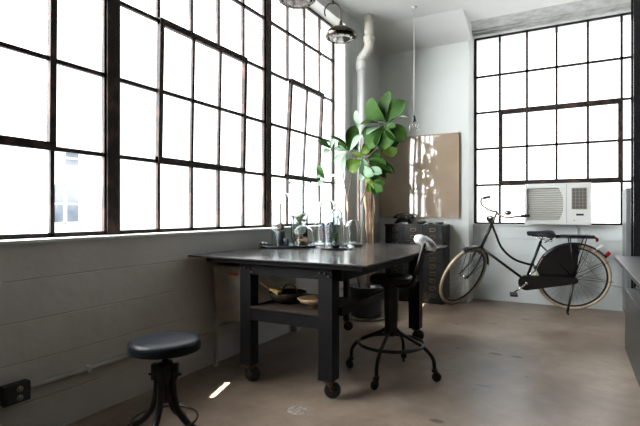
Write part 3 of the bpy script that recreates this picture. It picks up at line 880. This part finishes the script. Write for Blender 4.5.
for i, (x, y, r_, s_, lab) in enumerate(((.585, 5.37, .062, 1, 'largest bronze bowl, beside the telephone on the cabinet'), (.70, 5.33, .036, .8, 'small bronze dish in the middle of the three on the cabinet'), (.80, 5.37, .05, .9, 'bronze bowl nearest the right edge of the cabinet top'))):
    q = MB(); q.lathe([(0, 0), (r_*.4, 0), (r_*.75, r_*.22), (r_, r_*.52*s_), (r_*.95, r_*.54*s_), (r_*.7, r_*.3), (0, r_*.12)], (x, y, .9008), 28, None)
    tag(q.build('bronze_bowl', M_bowl), lab, 'bowl', 'bronze bowls on the cabinet')

# ------------------------------------------------------------------ framed picture
pf = empty('framed_picture', (.50, 5.515, 1.47)); tag(pf, 'large square brown picture in thin wooden frame behind glass', 'picture')
hw, hh, t_ = .488, .495, .012
fr = MB()
fr.bx(-hw, hw, -.02, .014, hh-t_, hh).bx(-hw, hw, -.02, .014, -hh, -hh+t_).bx(-hw, -hw+t_, -.02, .014, -hh+t_, hh-t_).bx(hw-t_, hw, -.02, .014, -hh+t_, hh-t_)
fr.build('frame', M_frame, pf)
MB().bx(-hw+t_, hw-t_, -.008, .012, -hh+t_, hh-t_).build('print', M_pic, pf)

# ------------------------------------------------------------------ air conditioner
ac = empty('air_conditioner', (2.0, 5.70, .905)); tag(ac, 'white window air conditioner resting on the back sill', 'air conditioner')
x0, x1, z1 = -.32, .316, .445
bd = MB()
bd.bx(x0+.01, x1-.01, .05, .55, .005, z1-.008, .006)
f0, f1 = -.09, .05
# face frame around louvre recess
lx0, lx1, lz0, lz1 = x0+.02, x0+.375, .045, z1-.05
bd.bx(x0, x1, f0, f1, lz1, z1, .006); bd.bx(x0, x1, f0, f1, 0, lz0, .006)
bd.bx(x0, lx0, f0, f1, lz0-.005, lz1+.005)
bd.bx(x0+.02, x0+.40, f0+.04, f1, lz0-.01, lz1+.01)
# curved divider between louvre and panel
pl = []
for k in range(13):
    t = k/12; z = lz0-.005+(lz1-lz0+.01)*t
    pl.append((lx1-.045+.055*math.sin(PI*t), z))
pl += [(x1, lz1+.005), (x1, lz0-.005)]
bd.prism(pl, 'y', f0+.002, f1)
bd.build('case', M_white, ac)
lv = MB()
for k in range(15):
    z = lz0+.012+(lz1-lz0-.02)*k/14
    lv.box((lx0+.175, f0+.026, z), (.36, .026, .003), Matrix.Rotation(R(25), 3, 'X'))
lv.build('louvres', M_offw, ac)
pn = MB(); pn.bx(x0+.455, x0+.595, f0-.002, f0+.005, .165, z1-.055, .002); po = pn.build('grille', M_panel, ac)
gr = MB()
for k in range(5): gr.bx(x0+.458+k*.033, x0+.462+k*.033, f0-.005, f0-.001, .168, z1-.058)
for k in range(7): gr.bx(x0+.457, x0+.593, f0-.005, f0-.001, .168+k*.036, .171+k*.036)
gr.build('grid', M_recept, po)
MB().bx(x0+.497, x0+.567, f0-.003, f0+.004, .098, .118, .001).build('control_slot', M_tdark, ac)
MB().bx(x0+.405, x0+.408, f0-.001, f0+.004, .01, z1-.01).build('door_seam', M_greyc, ac)
MB().cyl((x0+.48, f0-.006, .045), (x0+.48, f0+.004, .045), .006, 10).build('latch', M_greyc, ac)
# power cord hanging behind the bicycle
cd = MB(); cd.tube(smooth_path([(2.17, 5.77, .915), (2.19, 5.785, .86), (2.20, 5.79, .70), (2.24, 5.79, .55), (2.36, 5.79, .36), (2.5, 5.79, .27), (2.7, 5.79, .24)], 8), .006, 8)
cd.build('power_cord', M_cord); tag(bpy.data.objects['power_cord'], 'thin grey cord hanging down the wall below the air conditioner', 'cord')

# ------------------------------------------------------------------ pendant bulb
pe = empty('pendant_light', (.68, 4.78, 1.955)); tag(pe, 'small clear glass pendant bulb hanging on a long white cord', 'pendant light')
MB().cyl((0, 0, .09), (0, 0, CEIL-1.955-.012), .003, 8).build('cord', M_pipe, pe)
MB().lathe([(0, CEIL-1.955), (.03, CEIL-1.955), (.028, CEIL-1.955-.012), (.005, CEIL-1.955-.02), (0, CEIL-1.955-.02)], (0, 0, 0), 20).build('ceiling_rose', M_pipe, pe)
MB().lathe([(0, .105), (.008, .103), (.017, .085), (.021, .05), (.021, .04), (0, .04)], (0, 0, 0), 20).build('socket', M_black, pe)
MB().lathe([(.018, .045), (.028, .035), (.05, .005), (.062, -.035), (.058, -.05)], (0, 0, 0), 32).build('shade', M_thin, pe)
MB().lathe([(0, .04), (.012, .038), (.014, .02), (.024, -.005), (.02, -.022), (0, -.03)], (0, 0, 0), 20).build('bulb', glass_mat('bulb_glass', (.95, .93, .9), .3), pe)

# ------------------------------------------------------------------ two mercury-glass reflector lamps
def hook_lamp(x, y, z, label, rz):
    e = empty('reflector_lamp', (x, y, z), (0, 0, rz)); tag(e, label, 'lamp', 'reflector lamps')
    MB().lathe([(.0, .062), (.02, .062), (.055, .055), (.10, .036), (.128, .008), (.134, -.012), (.129, -.03), (.112, -.042), (.108, -.038), (.06, -.046), (0, -.048)], (0, 0, 0), 48).build('reflector', M_lampm, e)
    c_ = MB(); c_.lathe([(0, .11), (.012, .108), (.014, .09), (.019, .085), (.019, .06), (0, .06)], (0, 0, 0), 20); c_.build('cap', M_rust, e)
    pts = [(0, 0, .10)]
    for k in range(0, 15):
        t = R(-8)+R(215)*k/14
        pts.append((-.068+.068*math.cos(t), 0, .185+.075*math.sin(t)))
    MB().tube(smooth_path(pts, 3), .006, 8).build('hook', M_blackm, e)
    MB().cyl((-.068, 0, .255), (-.068, 0, CEIL-z), .006, 8).lathe([(0, .25), (.012, .25), (.014, .27), (.008, .285), (0, .285)], (-.068, 0, 0), 12).build('hanger_rod', M_blackm, e)
    sk = MB()
    for k in range(10):
        a = 2*PI*k/10
        sk.blob((math.cos(a)*.098, math.sin(a)*.108, -.040), .010, (1, 1, .6), 0, 2, k)
    sk.build('lens_knobs', M_lampm, e)
    return e
hook_lamp(.45, 3.50, 2.525, 'round smoky metal reflector lamp hung on a hook above the table', R(28))
hook_lamp(.47, 2.765, 2.54, 'round smoky reflector lamp cut off at the top of the photo', R(28))

# ------------------------------------------------------------------ outlet & conduit
ob = empty('outlet_box', (0, 1.145, .245)); tag(ob, 'dark green electrical outlet box on the left wall', 'outlet box')
MB().bx(.002, .045, -.055, .055, -.042, .042, .004).build('box', M_outlet, ob)
MB().bx(.045, .049, -.045, .045, -.038, .038, .002).build('cover', M_outlet, ob)
for zz in (-.019, .019):
    rc = MB(); rc.lathe([(0, 0), (.0135, 0), (.0135, .003), (0, .003)], (.049, .006, zz), 20, Matrix.Rotation(PI/2, 3, 'Y'))
    ro = rc.build('receptacle', M_recept, ob)
    MB().bx(.0515, .0528, .000, .002, zz-.003, zz+.006).bx(.0515, .0528, .010, .012, zz-.003, zz+.006).build('slot', M_black, ro)
cnd = MB(); cnd.tube([(.014, 1.2, .245), (.014, 3.5, .245), (.014, 4.6, .24)], .0125, 12)
for y in (1.5, 2.2, 3.1): cnd.box((.012, y, .245), (.03, .02, .032))
tag(cnd.build('conduit', M_wl), 'thin painted conduit running along the foot of left wall', 'conduit')
jb = MB(); jb.bx(.002, .05, 3.44, 3.50, .0, .075, .003).bx(.05, .054, 3.455, 3.485, .015, .055)
tag(jb.build('junction_box', M_white), 'small grey metal box low on the wall seen under the table', 'junction box')

# floor patch
tag(MB().lathe([(0, .0035), (.035, .0035), (.055, .001), (.056, 0)], (.897, 2.082, 0), 28).build('floor_plate', M_drain), 'small round worn metal plate set in the concrete floor', 'floor plate')

# ------------------------------------------------------------------ desk at right
dk = empty('desk', (2.38, 4.2, 0)); dk.location = (0, 0, 0); tag(dk, 'black desk at the right edge of the photo', 'desk')
MB().bx(2.432, 3.2, 2.4, 4.26, .675, .70, .003).build('desktop', M_desk, dk)
MB().bx(2.50, 3.15, 2.5, 4.22, .0, .46, .004).build('pedestal', M_desk, dk)
MB().bx(2.56, 3.10, 2.6, 4.12, .46, .675).build('apron', M_black, dk)
gc = empty('grey_locker', (0, 0, 0)); tag(gc, 'narrow grey metal locker against the back wall behind desk', 'locker')
MB().bx(2.60, 2.95, 5.35, 5.78, 0.03, 1.27, .004).build('body', M_greyc, gc)
MB().bx(2.62, 2.93, 5.38, 5.75, 0, .03).build('plinth', M_black, gc)
MB().bx(2.61, 2.94, 5.338, 5.35, .05, 1.25, .002).build('door', M_greyc, gc)
po = empty('steel_column', (2.74, 5.05, 0)); tag(po, 'black steel column rising to ceiling beside the back window', 'column')
MB().bx(-.12, .12, -.12, -.10, 0, CEIL).bx(-.12, .12, .10, .12, 0, CEIL).bx(-.01, .01, -.10, .10, 0, CEIL).build('shaft', M_black, po)
MB().bx(-.14, .14, -.14, .14, 0, .015).build('base_plate', M_blackm, po)

# ------------------------------------------------------------------ bicycle
bk = empty('bicycle', (2.135, 5.635, .004), (R(-11), 0, R(190.4))); tag(bk, 'black Dutch roadster bicycle with cream tyres leaning on its stand', 'bicycle')
WR = .358
MX = Matrix.Rotation(PI/2, 3, 'X')      # z axis -> y axis (wheel axis)
def wheel(parent, c, M3, name):
    c = V(c)
    e = MB().ring(c, WR-.018, .018, 64, 10, M3 @ MX).build('tyre', M_cream, parent)
    MB().ring(c, WR-.040, .010, 56, 8, M3 @ MX).build('rim', M_blackm, parent)
    hb_ = MB(); hb_.tube([c+M3 @ V((0, -.055, 0)), c+M3 @ V((0, .055, 0))], .012, 12)
    for s in (-1, 1): hb_.tube([c+M3 @ V((0, s*.03, 0)), c+M3 @ V((0, s*.034, 0))], .025, 16)
    hb_.build('hub', M_chrome, parent)
    sp_ = MB()
    for k in range(32):
        a = 2*PI*k/32; s = 1 if k % 2 else -1; a2 = a+(.9 if (k//2) % 2 else -.9)
        p0 = c+M3 @ V((math.cos(a2)*.022, s*.032, math.sin(a2)*.022)); p1 = c+M3 @ V((math.cos(a)*(WR-.045), 0, math.sin(a)*(WR-.045)))
        sp_.tube([p0, p1], .0011, 4, caps=False)
    sp_.build('spokes', M_chrome, parent)
def fender(parent, c, M3, a0, a1, w=.032, r=WR+.018):
    f = MB(); n = 24; rows = []
    for k in range(n+1):
        a = R(a0+(a1-a0)*k/n); row = []
        for j in range(7):
            s = j/6*2-1
            rr = r-.014*s*s
            row.append(f.bm.verts.new(V(c)+M3 @ V((math.cos(a)*rr, s*w, math.sin(a)*rr))))
        rows.append(row)
    for A_, B_ in zip(rows, rows[1:]):
        for j in range(6): f._f([A_[j], A_[j+1], B_[j+1], B_[j]], True)
    return f.build('fender', M_black, parent, solid=.002)
I3 = Matrix.Identity(3)
rw = empty('rear_wheel', (0, 0, 0)); rw.parent = bk
wheel(rw, (0, 0, WR), I3, 'rear')
rf = fender(bk, (0, 0, WR), I3, 35, 143)
# steering
axA, axB = V((.785, 0, .97)), V((.925, 0, .62))
ax = (axB-axA).normalized()
phi = R(52)
RS = Matrix.Rotation(-phi, 3, ax)         # turning left about the steering axis (axis points down)
def S(p): return axA+RS @ (V(p)-axA)
fhub = V((1.135, 0, .345))
fc_ = S(fhub)
MW = (Matrix.Rotation(R(190.4), 3, 'Z') @ Matrix.Rotation(R(-11), 3, 'X'))
for _ in range(8):                        # let the turned wheel rest on the floor
    nz = (MW @ (RS @ V((0, 1, 0)))).z
    low = .004+(MW @ fc_).z-WR*math.sqrt(1-nz*nz)
    fhub = fhub+ax*(low-.004)/abs(ax.z); fc_ = S(fhub)
# keep the wheel on the floor
fw = empty('front_wheel', (0, 0, 0)); fw.parent = bk
dz = 0
wheel(fw, fc_, RS, 'front')
fender(bk, fc_, RS, 78, 178)
frm = MB()
frm.tube([axA+V((0, 0, 0)), axB], .017, 12)
BB = V((.455, 0, .30))
sw = smooth_path([axA+ax*.05, V((.765, 0, .82)), V((.70, 0, .66)), V((.58, 0, .54)), V((.43, 0, .485)), V((.375, 0, .48))], 6)
frm.tube(sw, .0125, 10)
frm.tube([axB-ax*.04, BB], .0145, 10)
seat_top = V((.315, 0, .74))
frm.tube([BB, seat_top], .0145, 10)
for s in (-1, 1):
    frm.tube([BB+V((0, s*.03, 0)), V((0, s*.06, WR))], .009, 8)
    frm.tube([seat_top+V((0, s*.012, -.04)), V((0, s*.06, WR))], .008, 8)
frm.tube([BB+V((0, -.04, 0)), BB+V((0, .04, 0))], .022, 16)
frm.build('frame', M_black, bk)
fk = MB()
crown = S(axB+ax*.03)
fk.tube([S(axB), crown], .018, 10)
for s in (-1, 1):
    top = axB+ax*.03+V((0, s*.04, 0)); mid = axB+ax*.16+V((.02, s*.045, 0)); end = fhub+V((0, s*.05, 0))
    fk.tube([S(p) for p in smooth_path([axB+ax*.03, top, mid, end], 4)], .010, 8)
fk.build('fork', M_black, bk)
for s in (-1, 1):
    stays = MB()
    for a in (R(95), R(165)):
        q = fhub+V((math.cos(a)*(WR+.012), s*.02, math.sin(a)*(WR+.012)))
        stays.tube([S(fhub+V((0, s*.05, 0))), S(q)], .0025, 5)
    stays.build('fender_stays', M_blackm, bk)
    stays = MB()
    for a in (R(150), R(185), R(115)):
        q = V((math.cos(a)*(WR+.012), s*.02, WR+math.sin(a)*(WR+.012)))
        stays.tube([(0, s*.06, WR), q], .0025, 5)
    stays.build('fender_stays', M_blackm, bk)
# handlebar
hbm = MB()
stem_top = axA-ax*.095
hbm.tube([S(axA), S(stem_top)], .011, 10)
def hb_pts(s): return [(0, 0, 0), (.045, s*.06, .005), (.05, s*.17, .025), (-.01, s*.235, .05), (-.08, s*.25, .04), (-.13, s*.255, .028)]
for s in (-1, 1):
    P_ = smooth_path([stem_top+V(p) for p in hb_pts(s)], 6)
    hbm.tube([S(p) for p in P_], .0095, 8)
hbm.build('handlebar', M_bowl, bk)
for s in (-1, 1):
    P_ = [stem_top+V(p) for p in ((-.065, s*.249, .042), (-.175, s*.257, .02))]
    MB().tube([S(p) for p in P_], .0155, 12).build('grip', M_rubber, bk)
MB().blob(S(stem_top+V((-.0, .13, .05))), .034, (1, 1, .8), 0, 3, 1).build('bell', M_dchrome, bk)
hl = MB(); lc = stem_top+V((.10, 0, -.055))
Ml = RS @ Matrix.Rotation(PI/2, 3, 'Y')
hl.lathe([(0, -.05), (.02, -.042), (.034, -.015), (.038, .01), (.034, .016), (0, .02)], S(lc), 24, Ml)
hl.tube([S(stem_top+V((.02, 0, -.06))), S(lc+V((-.02, 0, 0)))], .006, 6)
hl.build('headlight', M_dchrome, bk)
# saddle
sd = MB()
sec = [(-.13, .085, .0), (-.10, .10, .012), (-.04, .085, .01), (.03, .045, .004), (.10, .024, .008), (.14, .015, .004)]
rows = []
for (x, w_, dz_) in sec:
    row = []
    for j in range(9):
        a = PI*j/8
        row.append(sd.bm.verts.new(V((seat_top.x+x, math.cos(a)*w_, seat_top.z+.075+dz_+math.sin(a)**.6*.025-(.02 if j in (0, 8) else 0)))))
    rows.append(row)
for A_, B_ in zip(rows, rows[1:]):
    for j in range(8): sd._f([A_[j], A_[j+1], B_[j+1], B_[j]], True)
sd.build('saddle', M_leather, bk, sub=1, solid=.006)
ss = MB(); ss.tube([seat_top, seat_top+V((-.01, 0, .065))], .012, 10)
for s in (-1, 1):
    hx = [(seat_top.x-.08+.022*math.cos(t*1.0), s*.045+.022*math.sin(t), seat_top.z+.012+.055*t/(6*PI)) for t in [k*.45 for k in range(42)]]
    ss.tube(hx, .0035, 5)
    ss.tube([seat_top+V((-.08, s*.045, .01)), seat_top+V((.09, s*.015, .06))], .004, 6)
ss.build('seat_post', M_chrome, bk)
# chain case
cc = MB(); poly = []
for k in range(17):
    a = R(-100)+R(200)*k/16; poly.append((BB.x+.082*math.cos(a), BB.z+.082*math.sin(a)))
for k in range(11):
    a = R(95)+R(170)*k/10; poly.append((.0+.036*math.cos(a), WR+.036*math.sin(a)-.012))
cc.prism(poly, 'y', .052, .085)
cc.build('chain_case', M_black, bk)
ck = MB(); ck.cyl(BB+V((0, -.09, 0)), BB+V((0, .11, 0)), .012, 12)
e1, e2 = BB+V((.13, .115, -.105)), BB+V((-.13, -.10, .105))
ck.tube([BB+V((0, .105, 0)), e1], [.013, .009], 8); ck.tube([BB+V((0, -.09, 0)), e2], [.013, .009], 8)
ck.build('crank', M_chrome, bk)
for (e_, s) in ((e1, 1), (e2, -1)):
    p_ = MB(); p_.box(e_+V((0, s*.05, 0)), (.075, .085, .022), None, .004); p_.build('pedal', M_rubber, bk)
# skirt guard over upper rear wheel
sg = MB(); 
for s in (-1, 1):
    poly = [V((0, 0, WR-.02))]
    for k in range(15):
        a = R(12)+R(84)*k/14
        poly.append(V((math.cos(a)*(WR+.005), 0, WR+math.sin(a)*(WR+.005))))
    poly = [V((.30, 0, WR-.04))]+poly[1:]+[V((-.03, 0, WR+.05)), V((.02, 0, WR-.05))]
    sg.prism([(p.x, p.z) for p in poly], 'y', s*.034, s*.038)
sg.build('skirt_guard', M_black, bk)
# rack
rk = MB(); rz_ = .795
for y in (-.055, -.02, .02, .055): rk.tube([(.18, y, rz_), (-.19, y, rz_)], .006, 6)
for x in (.18, .05, -.10, -.19): rk.tube([(x, -.06, rz_), (x, .06, rz_)], .006, 6)
for s in (-1, 1):
    rk.tube([(-.10, s*.06, rz_), (0, s*.065, WR)], .006, 6); rk.tube([(.05, s*.06, rz_), (0, s*.065, WR)], .006, 6)
rk.tube([(.18, 0, rz_), (.28, 0, rz_-.07)], .006, 6); rk.box((-.02, 0, rz_+.012), (.30, .05, .014), None, .004)
rk.build('rack', M_black, bk)
MB().lathe([(0, 0), (.022, 0), (.024, .01), (.016, .022), (0, .025)], (-.195, 0, rz_-.028), 20, Matrix.Rotation(-PI/2, 3, 'Y')).build('tail_reflector', M_red, bk)
a = R(165)
tl = MB(); tl.box((math.cos(R(140))*(WR+.045), 0, WR+math.sin(R(140))*(WR+.045)), (.03, .04, .055), Matrix.Rotation(R(-38), 3, 'Y'), .008); tl.build('tail_lamp', M_red, bk)
MB().box((math.cos(R(124))*(WR+.024), 0, WR+math.sin(R(124))*(WR+.024)), (.012, .05, .11), Matrix.Rotation(R(-56), 3, 'Y'), .004).build('white_flash', M_white, bk)
ks = MB(); ft = V((.085, .25, .25*math.tan(R(11))+.012))
ks.tube([V((.01, .06, WR-.03)), V((.015, .10, WR-.06)), ft], [.013, .013, .012], 8); ks.tube([ft, ft+V((.0, .05, .005))], .010, 8)
ks.build('kickstand', M_black, bk)

# ------------------------------------------------------------------ light
SKY0, SKY1 = 3.2, 27.0
W = bpy.data.worlds.new('sky'); bpy.context.scene.world = W; W.use_nodes = True
bg = W.node_tree.nodes['Background']; bg.inputs[0].default_value = (.95, .98, 1, 1); bg.inputs[1].default_value = 6.5
nt = W.node_tree
tcw = nt.nodes.new('ShaderNodeTexCoord'); dot = nt.nodes.new('ShaderNodeVectorMath'); dot.operation = 'DOT_PRODUCT'
sd_ = V((-.62, -.62, .48)).normalized(); dot.inputs[1].default_value = sd_
nt.links.new(tcw.outputs['Generated'], dot.inputs[0])
mrw = nt.nodes.new('ShaderNodeMapRange'); mrw.interpolation_type = 'SMOOTHERSTEP'
mrw.inputs['From Min'].default_value = .35; mrw.inputs['From Max'].default_value = 1.0; mrw.inputs['To Min'].default_value = SKY0; mrw.inputs['To Max'].default_value = SKY1
nt.links.new(dot.outputs['Value'], mrw.inputs['Value']); nt.links.new(mrw.outputs[0], bg.inputs[1])
def beam(name, target, frm, sx, sy, power, rotz=0):
    l = bpy.data.lights.new(name, 'AREA'); l.shape = 'RECTANGLE'; l.size = sx; l.size_y = sy; l.energy = power; l.spread = R(.5); l.color = (1, .9, .75)
    o = bpy.data.objects.new(name, l); COL.objects.link(o)
    o.location = frm; d = V(target)-V(frm)
    o.rotation_euler = d.to_track_quat('-Z', 'Y').to_euler()
    return o
beam('sun_shaft', (.345, 2.125, 0), (-.90, 1.745, 3.86), .27, .010, .8)
beam('sun_glint', (.664, 5.124, 0), (-1.6, 1.3, 4.9), .10, .09, 1.2)

# ------------------------------------------------------------------ camera
cam = bpy.data.cameras.new('camera'); co = bpy.data.objects.new('camera', cam); COL.objects.link(co)
cam.sensor_width = 36; cam.lens = F/640*36; cam.clip_start = .05; cam.clip_end = 200
co.location = (CX, 0, H)
co.rotation_euler = V((-.48, .877, 0)).to_track_quat('-Z', 'Y').to_euler()
bpy.context.scene.camera = co
vs = bpy.context.scene.view_settings
vs.view_transform = 'Standard'; vs.look = 'None'; vs.gamma = 1; vs.exposure = 0; vs.use_curve_mapping = False
